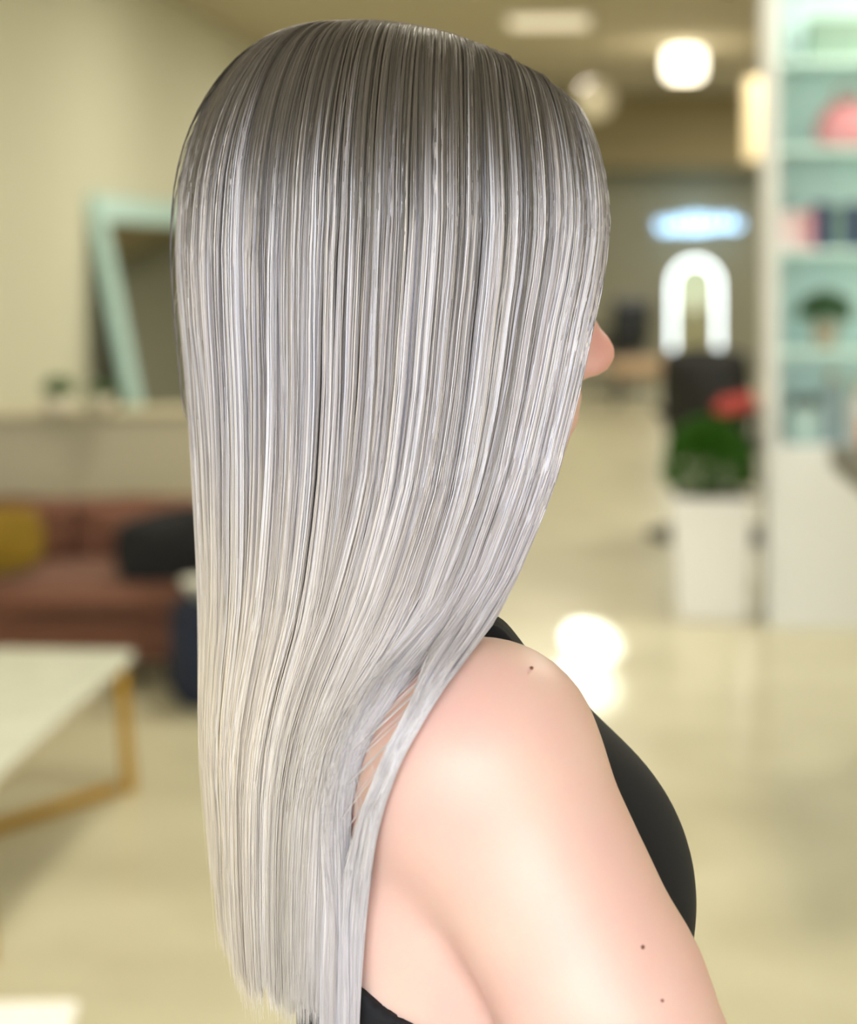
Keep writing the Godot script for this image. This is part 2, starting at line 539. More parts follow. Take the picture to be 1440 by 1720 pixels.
func hair_strands(count: int, seed_: int, beyond := false) -> ArrayMesh:
	var R := RandomNumberGenerator.new()
	R.seed = seed_
	var light := [lin(222, 218, 222), lin(218, 210, 206), lin(214, 214, 223), lin(222, 213, 202)]
	var mid := [lin(178, 172, 174), lin(170, 165, 172), lin(184, 174, 169)]
	var low := [lin(112, 103, 99), lin(126, 116, 112), lin(98, 90, 86)]
	var ends := [lin(230, 215, 187), lin(221, 212, 199), lin(217, 211, 212)]
	# locks: neighbouring hairs that hang together
	var locks := []
	var u := -0.005
	while u < 1.0:
		var w := R.randf_range(0.004, 0.02)
		var tone := R.randf()
		locks.append({"c": u + w * 0.5, "w": w, "tone": tone, "lift": R.randf_range(0.0, 0.006), "ph": R.randf() * TAU, "amp": R.randf_range(0.0003, 0.0022), "drift": R.randfn(0, 0.016), "hem": R.randfn(0, 16), "root": R.randf_range(-45, 80), "clump": R.randf_range(0.25, 0.75)})
		u += w
	const K := 28
	var v := PackedVector3Array()
	var n := PackedVector3Array()
	var col := PackedColorArray()
	var idx := PackedInt32Array()
	v.resize(count * K * 3)
	n.resize(count * K * 3)
	col.resize(count * K * 3)
	idx.resize(count * (K - 1) * 12)
	var ii := 0
	var vi := 0
	var o := [Vector3.ZERO, Vector3.ZERO, 0.0]
	var pts := PackedVector3Array()
	var nrm := PackedVector3Array()
	var ys := PackedFloat32Array()
	pts.resize(K)
	nrm.resize(K)
	ys.resize(K)
	for s in count:
		var us := R.randf()
		var lk: Dictionary = locks[0]
		# binary search for the lock
		var a := 0
		var b := locks.size() - 1
		while a < b:
			var m_ := (a + b + 1) / 2
			if locks[m_].c - locks[m_].w * 0.5 <= us: a = m_
			else: b = m_ - 1
		lk = locks[a]
		var rel: float = (us - lk.c) / (lk.w * 0.5)
		var layer := R.randf()
		var wild := R.randf() < 0.035
		var hem: float = ease_line(HEM, us) + lk.hem + R.randfn(0, 16) - absf(R.randfn(0, 1)) * 22
		if R.randf() < 0.12: hem -= R.randf_range(20, 130)
		elif R.randf() < 0.08: hem += R.randf_range(15, 55)
		var v0 := R.randf_range(0.0, 0.02) if R.randf() < 0.5 else R.randf_range(0.0, 0.12)
		var v1 := v_of_row(minf(hem, 1799.0) if not beyond else R.randf_range(500.0, 760.0))
		var ph := R.randf() * TAU
		var amp := R.randf_range(0.0, 0.0006)
		var dr2 := R.randfn(0, 0.012)
		var dr := R.randfn(0, 0.004) + (R.randfn(0, 0.02) if wild else 0.0)
		var wid := R.randf_range(0.00013, 0.00034)
		var lift: float = lk.lift * (1.0 - 0.5 * rel * rel) - rel * rel * 0.0022 - layer * 0.0045 + (R.randf_range(0.0005, 0.003) if wild else 0.0)
		lift = (lift + 0.003) * (0.3 if beyond else 1.0) * (1.0 - 0.8 * smoothstep(0.7, 1.0, absf(2.0 * us - 1.0)))
		for k in K:
			var t := float(k) / (K - 1)
			var vv := lerpf(v0, v1, pow(t, 1.55))
			var cl: float = lk.clump * smoothstep(0.1, 0.9, t)
			var uu: float = lerpf(us, lk.c + (us - lk.c) * 0.35, cl) + lk.drift * t * t + dr * t + dr2 * t * t * t * t * t + lk.amp * sin(vv * 11.0 + lk.ph) * smoothstep(0.05, 0.4, t) + amp * sin(vv * 23.0 + ph) * smoothstep(0.05, 0.3, t)
			uu = clampf(uu, -0.006, 1.004)
			# the split through which the back shows
			hair_at(uu, vv, o)
			var y: float = o[2]
			var gap := smoothstep(1090.0, 1200.0, y) * (1.0 - smoothstep(1300.0, 1480.0, y))
			if gap > 0.0:
				var g0 := uu - 0.865
				uu += signf(g0) * 0.085 * exp(-absf(g0) / 0.07) * gap
				hair_at(minf(uu, 1.0), vv, o)
			ys[k] = y
			pts[k] = o[0] + o[1] * lift * smoothstep(0.0, 0.12, vv)
			nrm[k] = o[1]
			if beyond:
				pts[k].z = -2.0 * MID - pts[k].z
				nrm[k].z = -nrm[k].z
		# colour of this hair
		var pick: float = lk.tone * 0.35 + R.randf() * 0.65
		var tip: Color
		var from: float
		var span: float
		if pick < 0.3:
			tip = low[R.randi() % 3].lerp(mid[R.randi() % 3], R.randf() * 0.7)
			from = R.randf_range(160, 380)
			span = 500.0
		elif pick < 0.58:
			tip = mid[R.randi() % 3]
			from = R.randf_range(110, 260)
			span = 260.0
		else:
			tip = light[R.randi() % 4]
			from = R.randf_range(100, 250)
			span = 220.0
		from += lk.root
		var fade := R.randf_range(0.6, 1.0)
		var end_tone := tip.lerp(ends[0].lerp(ends[1], smoothstep(0.1, 0.5, us + R.randfn(0, 0.08))).lerp(ends[2], smoothstep(0.5, 0.9, us + R.randfn(0, 0.08))), 0.85)
		var rootc := ROOT * R.randf_range(0.75, 1.5)
		for k in K:
			var t := float(k) / (K - 1)
			var T := (pts[mini(k + 1, K - 1)] - pts[maxi(k - 1, 0)]).normalized()
			var N := nrm[k]
			var S := T.cross(N).normalized()
			var w := wid * (1.0 if t < 0.86 else lerpf(1.0, 0.25, (t - 0.86) / 0.14))
			var p := pts[k]
			v[vi] = p - S * w
			v[vi + 1] = p + N * w * 0.8
			v[vi + 2] = p + S * w
			n[vi] = (N - S * 0.9).normalized()
			n[vi + 1] = N
			n[vi + 2] = (N + S * 0.9).normalized()
			var y := ys[k]
			var c := rootc.lerp(tip, smoothstep(from, from + span, y)).lerp(end_tone, smoothstep(620.0, 1250.0, y) * fade)
			col[vi] = c
			col[vi + 1] = c
			col[vi + 2] = c
			if k < K - 1:
				for q in [0, 1]:
					var e: int = vi + q
					idx[ii] = e
					idx[ii + 1] = e + 3
					idx[ii + 2] = e + 1
					idx[ii + 3] = e + 1
					idx[ii + 4] = e + 3
					idx[ii + 5] = e + 4
					ii += 6
			vi += 3
	return to_mesh(v, n, idx, col)

func hair_mass() -> ArrayMesh:      # the closed body of hair under the outer strands
	var v := PackedVector3Array()
	var n := PackedVector3Array()
	var c := PackedColorArray()
	var idx := PackedInt32Array()
	const A := 40
	var jmax := 0
	for j in NV + 1:
		if row_y[j] <= 1600.0: jmax = j
	var o := [Vector3.ZERO, Vector3.ZERO, 0.0]
	var rows := 0
	for j in range(0, jmax + 1, 2):
		var vv := float(j) / NV
		var y := row_y[j]
		var lo := 0.012 + 0.1 * smoothstep(1400.0, 1600.0, y)
		var hi := lerpf(0.985, 0.62, smoothstep(950.0, 1130.0, y))
		for side in 2:
			for i in A:
				var f := float(i) / A
				var uu := lerpf(lo, hi, f) if side == 0 else lerpf(hi, lo, f)
				hair_at(uu, vv, o)
				var p: Vector3 = o[0]
				var nn: Vector3 = o[1]
				y = o[2]
				if side == 0:
					p -= nn * 0.0025 * smoothstep(0.0, 0.1, vv) + Vector3(0, 0.002, 0)
				else:
					var far: float = lerpf(-2.0 * MID - p.z, p.z - 0.035, smoothstep(700.0, 950.0, y))
					p.z = minf(far, p.z - 0.006)
					nn = Vector3(nn.x, nn.y, -nn.z)
				v.append(p)
				n.append(nn)
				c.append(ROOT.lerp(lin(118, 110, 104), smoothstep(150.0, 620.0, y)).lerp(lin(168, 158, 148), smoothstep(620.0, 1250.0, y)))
		rows += 1
	for j in rows - 1:
		for i in A * 2:
			var p := j * A * 2 + i
			var q := j * A * 2 + (i + 1) % (A * 2)
			idx.append_array([p, q, p + A * 2, q, q + A * 2, p + A * 2])
	return to_mesh(v, n, idx, c)

func woman() -> void:
	figure()
	var t0 := Time.get_ticks_msec()
	var out := [PackedVector3Array(), PackedVector3Array(), PackedInt32Array()]
	nets(body, Vector3(-0.16, 1.335, -1.16), Vector3(0.13, 1.64, -0.94), 0.0035, 0.0, out)
	nets(body, Vector3(-0.18, 0.72, -1.32), Vector3(0.44, 1.339, -0.80), 0.006, 0.0, out)
	var cols := PackedColorArray()
	var fn := FastNoiseLite.new()
	fn.frequency = 14.0
	fn.fractal_octaves = 3
	var base := lin(232, 199, 180)
	var rosy := lin(228, 178, 169)
	for p in out[0]:
		var k := clampf(0.45 + fn.get_noise_3dv(p) * 0.4, 0.0, 1.0)
		var face := smoothstep(0.07, 0.1, p.x) * smoothstep(1.36, 1.38, p.y)
		cols.append(base.lerp(rosy, k).lerp(lin(222, 150, 138), face * 0.7))
	var skin := mat(Color.WHITE, 0.45)
	skin.vertex_color_use_as_albedo = true
	skin.subsurf_scatter_enabled = true
	skin.subsurf_scatter_strength = 0.25
	var w := part("person", to_mesh(out[0], out[1], out[2], cols), skin, self)
	tag(w, "woman seen from the side with long straight silver blonde hair and black sleeveless top", "person")
	print("body ", Time.get_ticks_msec() - t0)
	# clothes
	var black := mat(rgb(13, 14, 19), 0.85)
	hole_at = at(868, 1330, 0.95)
	cutting = true
	var tp := [PackedVector3Array(), PackedVector3Array(), PackedInt32Array()]
	nets(torso + blades, Vector3(-0.16, 0.86, -1.26), Vector3(0.22, 1.3, -0.86), 0.0042, 0.0045, tp)
	var top := part("tank_top", to_mesh(tp[0], tp[1], tp[2]), black, w)
	var spts := [at(1000, 1300, 1.0), at(930, 1190, 1.0), at(868, 1094, 0.99), at(826, 1054, 0.985), at(760, 1065, 0.99), at(660, 1180, 1.0), at(600, 1400, 0.985)]
	part("strap", band(spts, 0.018, 0.003), black, top)
	cutting = false
	var lg := [PackedVector3Array(), PackedVector3Array(), PackedInt32Array()]
	nets(legs, Vector3(-0.2, 0.05, -1.36), Vector3(0.24, 1.0, -0.76), 0.014, 0.004, lg)
	part("trousers", to_mesh(lg[0], lg[1], lg[2]), mat(rgb(26, 27, 32), 0.8), w)
	var rt := Vector3(sin(deg_to_rad(13.0)), 0, cos(deg_to_rad(13.0)))
	for s in [-1.0, 1.0]:
		var sh := part("shoe", rbox(Vector3(0.24, 0.085, 0.088), 0.04, 0.0), mat(rgb(28, 28, 30), 0.5), w, Vector3(0.05, 0.0435, -1.055) + rt * 0.08 * s, Vector3(0, deg_to_rad(13.0), 0))
		part("sole", rbox(Vector3(0.246, 0.02, 0.092), 0.008), mat(rgb(225, 222, 215), 0.7), sh, Vector3(0, -0.034, 0))
	for p in [[893, 1122, 0.0008], [1080, 1591, 0.0009], [1113, 1681, 0.0007]]:
		var d := body_depth(p[0], p[1])
		part("mole", ball(p[2], 8), mat(rgb(120, 78, 62), 0.6), w, at(p[0], p[1], d))
	for s in [-1.0, 1.0]:
		var eye := part("eye", ball(0.0112, 16), mat(rgb(236, 232, 228), 0.2), w, at(930, 482, 1.05 + 0.031 * s))
		part("iris", ball(0.0055, 12, Vector3(0.5, 1, 1)), mat(rgb(80, 100, 110), 0.2), eye, Vector3(0.0092, 0, 0))
		part("eyebrow", tube([at(946, 436, 1.05 + 0.018 * s), at(950, 426, 1.05 + 0.03 * s), at(930, 432, 1.05 + 0.046 * s)], 0.0028, 6), mat(rgb(120, 100, 84), 0.8), w)
	# hair
	hair_grid()
	var hm := mat(Color.WHITE, 0.42)
	hm.vertex_color_use_as_albedo = true
	hm.metallic_specular = 0.55
	var hb := mat(Color.WHITE, 0.6)
	hb.vertex_color_use_as_albedo = true
	hb.metallic_specular = 0.3
	var hair := part("hair", hair_strands(17500, 7), hm, w)
	part("far_side_hair", hair_strands(2500, 9, true), hm, hair)
	part("hair_mass", hair_mass(), hb, hair)
	print("hair ", Time.get_ticks_msec() - t0)

func band(pts: Array, w: float, th: float) -> ArrayMesh:   # a strap of oblong section along a path, its face turned outwards
	var v := PackedVector3Array()
	var n := PackedVector3Array()
	var idx := PackedInt32Array()
	var c := Vector3(0.0, 1.22, -1.04)
	var fine := []
	for i in pts.size() - 1:
		for k in 6:
			fine.append((pts[i] as Vector3).cubic_interpolate(pts[i + 1], pts[maxi(i - 1, 0)], pts[mini(i + 2, pts.size() - 1)], k / 6.0))
	fine.append(pts[pts.size() - 1])
	for i in fine.size():
		var t: Vector3 = (fine[mini(i + 1, fine.size() - 1)] - fine[maxi(i - 1, 0)]).normalized()
		var o: Vector3 = (fine[i] - c)
		o = (o - t * o.dot(t)).normalized()
		var s := t.cross(o)
		for k in 8:
			var a := TAU * (k + 0.5) / 8
			var q := s * cos(a) * w * 0.54 + o * sin(a) * th * 0.6
			v.append(fine[i] + q)
			n.append(q.normalized())
	for i in fine.size() - 1:
		for k in 8:
			var p := i * 8 + k
			var q := i * 8 + (k + 1) % 8
			idx.append_array([p, q, p + 8, q, q + 8, p + 8])
	return to_mesh(v, n, idx)

# ---------------------------------------------------------------- the salon
func _ready() -> void:
	rng.seed = 11
	camera_and_light()
	shell()
	woman()
	left_side()
	right_side()
	far_end()

func camera_and_light() -> void:
	var cam := Camera3D.new()
	cam.name = "camera"
	add_child(cam)
	cam.position = Vector3(0, EYE, 0)
	var ca := CameraAttributesPhysical.new()
	ca.frustum_focus_distance = 0.968
	ca.frustum_focal_length = 50.0
	ca.frustum_near = 0.05
	ca.frustum_far = 100.0
	ca.exposure_aperture = 50.0 / 14.5
	cam.attributes = ca
	cam.set_frustum(2.0 * 0.05 * 860.0 / FL, Vector2(0, -(860.0 - HY) / FL * 0.05), 0.05, 100.0)
	cam.current = true
	var we := WorldEnvironment.new()
	we.name = "environment"
	var e := Environment.new()
	e.background_mode = Environment.BG_SKY
	var sky := Sky.new()
	var sm := ProceduralSkyMaterial.new()
	sm.sky_top_color = Color(0.84, 0.88, 0.95)
	sm.sky_horizon_color = Color(0.97, 0.96, 0.96)
	sm.ground_bottom_color = Color(0.55, 0.54, 0.52)
	sm.ground_horizon_color = Color(0.75, 0.75, 0.75)
	sm.sky_energy_multiplier = 2.55
	sm.ground_energy_multiplier = 2.0
	sky.sky_material = sm
	e.sky = sky
	e.tonemap_mode = Environment.TONE_MAPPER_LINEAR
	e.tonemap_exposure = 1.25
	e.sdfgi_enabled = true
	e.ssao_enabled = true
	e.ssil_enabled = true
	we.environment = e
	add_child(we)

func ceiling_panel(l: float, f: float, energy: float, label: String) -> void:
	var t := thing("ceiling_light", label, "light", room(l, 3.3, f), -YAW, "ceiling light panels")
	part("frame", rbox(Vector3(0.66, 0.03, 0.66), 0.008), mat(rgb(235, 232, 225), 0.5), t, Vector3(0, -0.015, 0))
	part("diffuser", rbox(Vector3(0.6, 0.012, 0.6), 0.004), glow(Color(1.0, 0.95, 0.84), 0.6), t, Vector3(0, -0.034, 0))
	var a := AreaLight3D.new()
	a.name = "light"
	a.area_size = Vector2(0.6, 0.6)
	a.light_color = Color(1.0, 0.97, 0.9)
	a.light_energy = energy
	a.area_range = 40.0
	a.area_attenuation = 2.0
	a.shadow_enabled = true
	t.add_child(a)
	a.position = Vector3(0, -0.05, 0)
	a.rotation = Vector3(-PI / 2, 0, 0)

func shell() -> void:
	var wall := mat(rgb(214, 213, 192), 0.85)
	var fm := StandardMaterial3D.new()
	fm.albedo_texture = noise_tex(0.006, 3, rgb(176, 170, 142), rgb(203, 198, 171))
	fm.uv1_triplanar = true
	fm.uv1_world_triplanar = true
	fm.uv1_scale = Vector3(0.35, 0.35, 0.35)
	fm.roughness = 0.3
	fm.metallic_specular = 0.5
	struct("floor", rbox(Vector3(6.9, 0.2, 28.0), 0.01), fm, room(0.25, -0.1, 10.3))
	struct("ceiling", rbox(Vector3(6.9, 0.2, 28.0), 0.01), mat(rgb(192, 182, 156), 0.9), room(0.25, 3.4, 10.3))
	struct("wall_left", rbox(Vector3(0.2, 3.3, 27.6), 0.005), wall, room(-3.0, 1.65, 10.3))
	struct("wall_right", rbox(Vector3(0.2, 3.3, 13.6), 0.005), wall, room(3.5, 1.65, 3.3))
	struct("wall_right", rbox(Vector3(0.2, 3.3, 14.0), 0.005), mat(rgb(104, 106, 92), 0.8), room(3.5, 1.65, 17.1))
	struct("wall_far", rbox(Vector3(6.3, 3.3, 0.2), 0.005), mat(rgb(158, 156, 136), 0.8), room(0.25, 1.65, 23.7))
	# street side behind the camera: shop window
	var wf := mat(rgb(226, 218, 196), 0.85)
	struct("wall_front", rbox(Vector3(6.3, 0.35, 0.2), 0.005), wf, room(0.25, 0.175, -3.3))
	struct("wall_front", rbox(Vector3(6.3, 0.25, 0.2), 0.005), wf, room(0.25, 3.175, -3.3))
	struct("wall_front", rbox(Vector3(1.2, 2.7, 0.2), 0.005), wf, room(2.8, 1.7, -3.3))
	var frame := mat(rgb(60, 60, 58), 0.5)
	for k in 3:
		var wn := thing("window_%d" % (k + 1), "", "", room(-2.0 + k * 1.7, 0.35, -3.3), -YAW)
		wn.set_meta("kind", "structure")
		for s in [-1, 1]:
			part("jamb", rbox(Vector3(0.05, 2.7, 0.08), 0.006), frame, wn, Vector3(0.825 * s, 1.35, 0))
		part("head", rbox(Vector3(1.6, 0.05, 0.08), 0.006), frame, wn, Vector3(0, 2.675, 0))
		part("sill", rbox(Vector3(1.6, 0.05, 0.08), 0.006), frame, wn, Vector3(0, 0.025, 0))
	for k in 3:  # panels out of view, added to light the room
		for q in [[-0.9, "left"], [1.6, "right"]]:
			ceiling_panel(q[0], 3.5 + 4.0 * k, 4.3, "added square flush ceiling light panel out of view, number %s from the street in the %s row" % [["one", "two", "three"][k], q[1]])
	ceiling_panel(-0.27, 15.3, 7.0, "square flush ceiling light panel seen above the right of her head")
	ceiling_panel(2.2, 20.0, 10.0, "added square flush ceiling light panel, hidden, at the far end of the salon")  # hidden panel, added to brighten the far wall

func leaf_mesh(l: float, w: float) -> ArrayMesh:      # a folded leaf along +y
	var st := SurfaceTool.new()
	st.begin(Mesh.PRIMITIVE_TRIANGLES)
	var a := Vector3.ZERO
	var m := Vector3(0, l * 0.5, -w * 0.2)
	var b := Vector3(0, l, w * 0.15)
	var s := Vector3(w * 0.5, l * 0.45, w * 0.12)
	var q := Vector3(-w * 0.5, l * 0.45, w * 0.12)
	for p in [a, m, s, s, m, b, a, q, m, q, b, m]:
		st.add_vertex(p)
	st.generate_normals()
	return st.commit()

func foliage(n: String, parent: Node3D, m: Material, count: int, c: Vector3, r: Vector3, leaf: ArrayMesh) -> void:
	var mm := MultiMesh.new()
	mm.transform_format = MultiMesh.TRANSFORM_3D
	mm.use_colors = true
	mm.mesh = leaf
	mm.instance_count = count
	for i in count:
		var d := Vector3(rng.randfn(), rng.randfn(), rng.randfn()).normalized()
		if d.y < -0.35: d.y = -d.y
		var p := c + d * r * rng.randf_range(0.75, 1.0)
		var y := (d + Vector3(rng.randfn(), rng.randfn() + 0.5, rng.randfn()) * 0.5).normalized()
		var x := y.cross(Vector3(rng.randfn(), rng.randfn(), rng.randfn())).normalized()
		mm.set_instance_transform(i, Transform3D(Basis(x, y, x.cross(y)) * rng.randf_range(0.75, 1.2), p))
		var g := rng.randf_range(0.7, 1.15)
		mm.set_instance_color(i, Color(g, g, g * rng.randf_range(0.7, 1.0)))
	var o := MultiMeshInstance3D.new()
	o.name = n
	o.multimesh = mm
	o.material_override = m
	o.set_meta("kind", "stuff")
	parent.add_child(o, true)

func leaf_mat(c: Color) -> StandardMaterial3D:
	var m := mat(c, 0.55)
	m.vertex_color_use_as_albedo = true
	m.backlight_enabled = true
	m.backlight = Color(0.2, 0.25, 0.1)
	return m

func fabric(c: Color, seed_: int) -> StandardMaterial3D:
	var m := mat(Color.WHITE, 0.9)
	m.albedo_texture = noise_tex(0.05, seed_, c * 0.88, c * 1.08, 3, 256)
	m.uv1_triplanar = true
	m.uv1_scale = Vector3(3, 3, 3)
	m.rim_enabled = true
	m.rim = 0.08
	return m

func left_side() -> void:
	# half wall behind the sofa
	struct("wall_half", rbox(Vector3(2.1, 0.8, 0.14), 0.01), mat(rgb(160, 154, 132), 0.8), Vector3(-1.72, 0.4, -8.25), 0.24)
	struct("trim_1", rbox(Vector3(2.12, 0.03, 0.18), 0.008), mat(rgb(188, 180, 150), 0.6), Vector3(-1.72, 0.815, -8.25), 0.24)
	for p in [[98, 7.95, 0.085, "small green succulent in a pale pot, left of the leaning mirror on the half wall"], [172, 8.2, 0.065, "smaller green succulent in a pale pot, right by the mirror frame on the half wall"]]:
		var b := at(p[0], 420, p[1])
		var r: float = p[2]
		var t := thing("succulent", p[3], "plant", Vector3(b.x, 0.83, b.z), 0.0, "succulents on the half wall")
		part("pot", lathe([Vector2(0, 0), Vector2(r * 0.62, 0), Vector2(r * 0.8, r * 0.9), Vector2(r * 0.72, r * 0.9), Vector2(0, r * 0.8)], 20), mat(rgb(196, 190, 168), 0.7), t)
		var lm := mat(rgb(66, 98, 52), 0.5)
		for k in 14:
			var a := k * 2.4
			var tilt := 1.25 - k * 0.075
			part("leaf", ball(r * 0.55, 8, Vector3(0.42, 1.0, 0.2)), lm, t, Vector3(cos(a) * sin(tilt), cos(tilt), sin(a) * sin(tilt)) * r * 0.5 + Vector3(0, r * 0.95, 0), Vector3(0, PI / 2 - a, 0)).basis = Basis(Vector3.UP, PI / 2 - a) * Basis(Vector3.RIGHT, tilt)
	# leaning mirror on the left wall
	var mint := mat(rgb(192, 228, 224), 0.4)
	var low := room(-2.52, 0.0, 11.3)
	var mir := thing("leaning_mirror", "large mirror in a mint green frame leaning against the cream left wall", "mirror", low)
	var F := Vector3(sin(YAW), 0, -cos(YAW))
	var Rt := Vector3(cos(YAW), 0, sin(YAW))
	var upv := (Vector3(0, 1.83, 0) - Rt * 0.36).normalized()
	mir.basis = Basis(F, upv, F.cross(upv))     # x along the wall, y up the mirror, z out of its face
	var hgt := 1.86
	var wid := 2.7
	for s in [0.08, wid - 0.08]:
		part("frame_side", rbox(Vector3(0.16, hgt, 0.07), 0.012), mint, mir, Vector3(s, hgt * 0.5, 0))
	for s in [0.08, hgt - 0.08]:
		part("frame_rail", rbox(Vector3(wid - 0.32, 0.16, 0.07), 0.012), mint, mir, Vector3(wid * 0.5, s, 0))
	part("glass", rbox(Vector3(wid - 0.27, hgt - 0.27, 0.02), 0.004), mat(rgb(225, 228, 225), 0.03, 1.0), mir, Vector3(wid * 0.5, hgt * 0.5, 0.002))
	part("backing", rbox(Vector3(wid - 0.1, hgt - 0.1, 0.012), 0.004), mat(rgb(120, 100, 80), 0.8), mir, Vector3(wid * 0.5, hgt * 0.5, -0.024))
	# sofa
	var cloth := fabric(rgb(106, 68, 50), 5)
	var sofa := thing("sofa", "low dusty terracotta sofa in front of the half wall, behind the white coffee table", "sofa", Vector3(-1.53, 0, -7.06), 0.06)
	part("base", rbox(Vector3(1.38, 0.15, 0.78), 0.03), cloth, sofa, Vector3(0, 0.165, 0))
	for k in 2:
		part("seat_cushion", rbox(Vector3(0.68, 0.13, 0.76), 0.045, 0.01), cloth, sofa, Vector3(-0.345 + 0.69 * k, 0.295, 0.03))
	part("backrest", rbox(Vector3(1.38, 0.36, 0.12), 0.04), cloth, sofa, Vector3(0, 0.385, -0.35))
	for k in 3:
		part("back_cushion", rbox(Vector3(0.45, 0.23, 0.15), 0.06, 0.012), cloth, sofa, Vector3(-0.46 + 0.46 * k, 0.455, -0.22), Vector3(-0.15, 0, 0))
	for x in [-0.62, 0.62]:
		for z in [-0.32, 0.32]:
			part("leg", lathe([Vector2(0, 0), Vector2(0.016, 0), Vector2(0.024, 0.12), Vector2(0, 0.12)], 12), mat(rgb(28, 24, 20), 0.5), sofa, Vector3(x, 0, z))
	var c1 := thing("cushion", "mustard yellow cushion on the left end of the terracotta sofa", "cushion", at(-34, 958, 6.8), 0.1, "cushions on the sofa")
	part("cover", rbox(Vector3(0.42, 0.22, 0.12), 0.055, 0.01), fabric(rgb(124, 98, 8), 8), c1, Vector3(0, 0.1, 0), Vector3(-0.25, 0, 0.05))
	var c2 := thing("cushion", "black cushion lying tilted on the right end of the terracotta sofa", "cushion", at(290, 966, 6.8), -0.2, "cushions on the sofa")
	part("cover", rbox(Vector3(0.4, 0.24, 0.13), 0.06, 0.01), fabric(rgb(8, 8, 9), 9), c2, Vector3(0, 0.1, 0), Vector3(-0.3, 0, 0.22))
	# pouf with a bowl
	var pf := thing("pouf", "dark navy round pouf at the right end of the sofa, partly behind the hair", "pouf", Vector3(-0.66, 0, -6.55))
	part("body", lathe([Vector2(0, 0), Vector2(0.17, 0), Vector2(0.2, 0.04), Vector2(0.205, 0.17), Vector2(0.2, 0.3), Vector2(0.17, 0.34), Vector2(0, 0.35)], 32), fabric(rgb(24, 34, 56), 10), pf)
	part("piping", lathe([Vector2(0.196, 0.3), Vector2(0.205, 0.306), Vector2(0.2, 0.316), Vector2(0.19, 0.314)], 32), mat(rgb(16, 22, 40), 0.7), pf)
	var bw := thing("bowl", "pale grey bowl standing on the navy pouf", "bowl", Vector3(-0.745, 0.35, -6.5))
	part("body", lathe([Vector2(0, 0), Vector2(0.03, 0), Vector2(0.075, 0.05), Vector2(0.08, 0.06), Vector2(0.074, 0.058), Vector2(0.03, 0.012), Vector2(0, 0.01)], 24), mat(rgb(190, 190, 176), 0.5), bw)
	# coffee table
	var far := Vector3(-0.82, 0, -5.47)
	var c := far - F * 0.68 - Rt * 0.4
	var gold := mat(rgb(190, 152, 62), 0.3, 1.0)
	var tb := thing("coffee_table", "low coffee table with a white top and brass frame, in front of the sofa", "table", c, -YAW)
	var marble := mat(Color.WHITE, 0.25)
	marble.albedo_texture = noise_tex(0.012, 21, rgb(188, 192, 178), rgb(212, 216, 202))
	marble.uv1_triplanar = true
	part("tabletop", rbox(Vector3(0.8, 0.028, 1.36), 0.006), marble, tb, Vector3(0, 0.372, 0))
	for x in [-0.37, 0.37]:
		for z in [-0.65, 0.65]:
			part("leg", tube([Vector3(x * 1.07, 0.0, z), Vector3(x * 1.03, 0.18, z), Vector3(x, 0.358, z)], 0.019, 10), gold, tb)
	for s in [-1.0, 1.0]:
		part("floor_bar", rbox(Vector3(0.03, 0.03, 1.46), 0.004), gold, tb, Vector3(0, 0.015 + 0.0006 * s, 0), Vector3(0, s * atan2(0.74, 1.3), 0))
	for x in [-0.37, 0.37]:
		part("rail", rbox(Vector3(0.022, 0.022, 1.28), 0.004), gold, tb, Vector3(x, 0.346, 0))
	# white carpet added in place of a bright floor patch, lower left
	var added_carpet := thing("added_carpet", "white low pile carpet added in place of a bright floor patch in the bottom left corner", "added_carpet", Vector3(-1.44, 0, -2.89), 0.05)
	part("pile", rbox(Vector3(1.6, 0.022, 1.9), 0.01), fabric(rgb(250, 248, 242), 14), added_carpet, Vector3(0, 0.011, 0))

func bottle(label: String, pos: Vector3, r: float, h: float, m: Material, capm: Material, group := "bottles on the display shelves") -> void:
	var t := thing("bottle", label, "bottle", pos, 0.0, group)
	part("body", lathe([Vector2(0, 0), Vector2(r * 0.92, 0), Vector2(r, r * 0.1), Vector2(r, h * 0.68), Vector2(r * 0.8, h * 0.76), Vector2(r * 0.36, h * 0.8), Vector2(r * 0.36, h * 0.84), Vector2(0, h * 0.84)], 24), m, t)
	part("cap", cyl(r * 0.44, h * 0.18, r * 0.06, 20), capm, t, Vector3(0, h * 0.82, 0))

func case_box(n: String, label: String, pos: Vector3, size: Vector3, m: Material, group: String, cat := "box") -> void:
	var t := thing(n, label, cat, pos, -YAW, group)
	part("body", rbox(size * Vector3(1, 0.78, 1), 0.005), m, t, Vector3(0, size.y * 0.39, 0))
	part("lid", rbox(Vector3(size.x - 0.002, size.y * 0.22, size.z - 0.002), 0.005), m, t, Vector3(0, size.y * 0.89, 0))

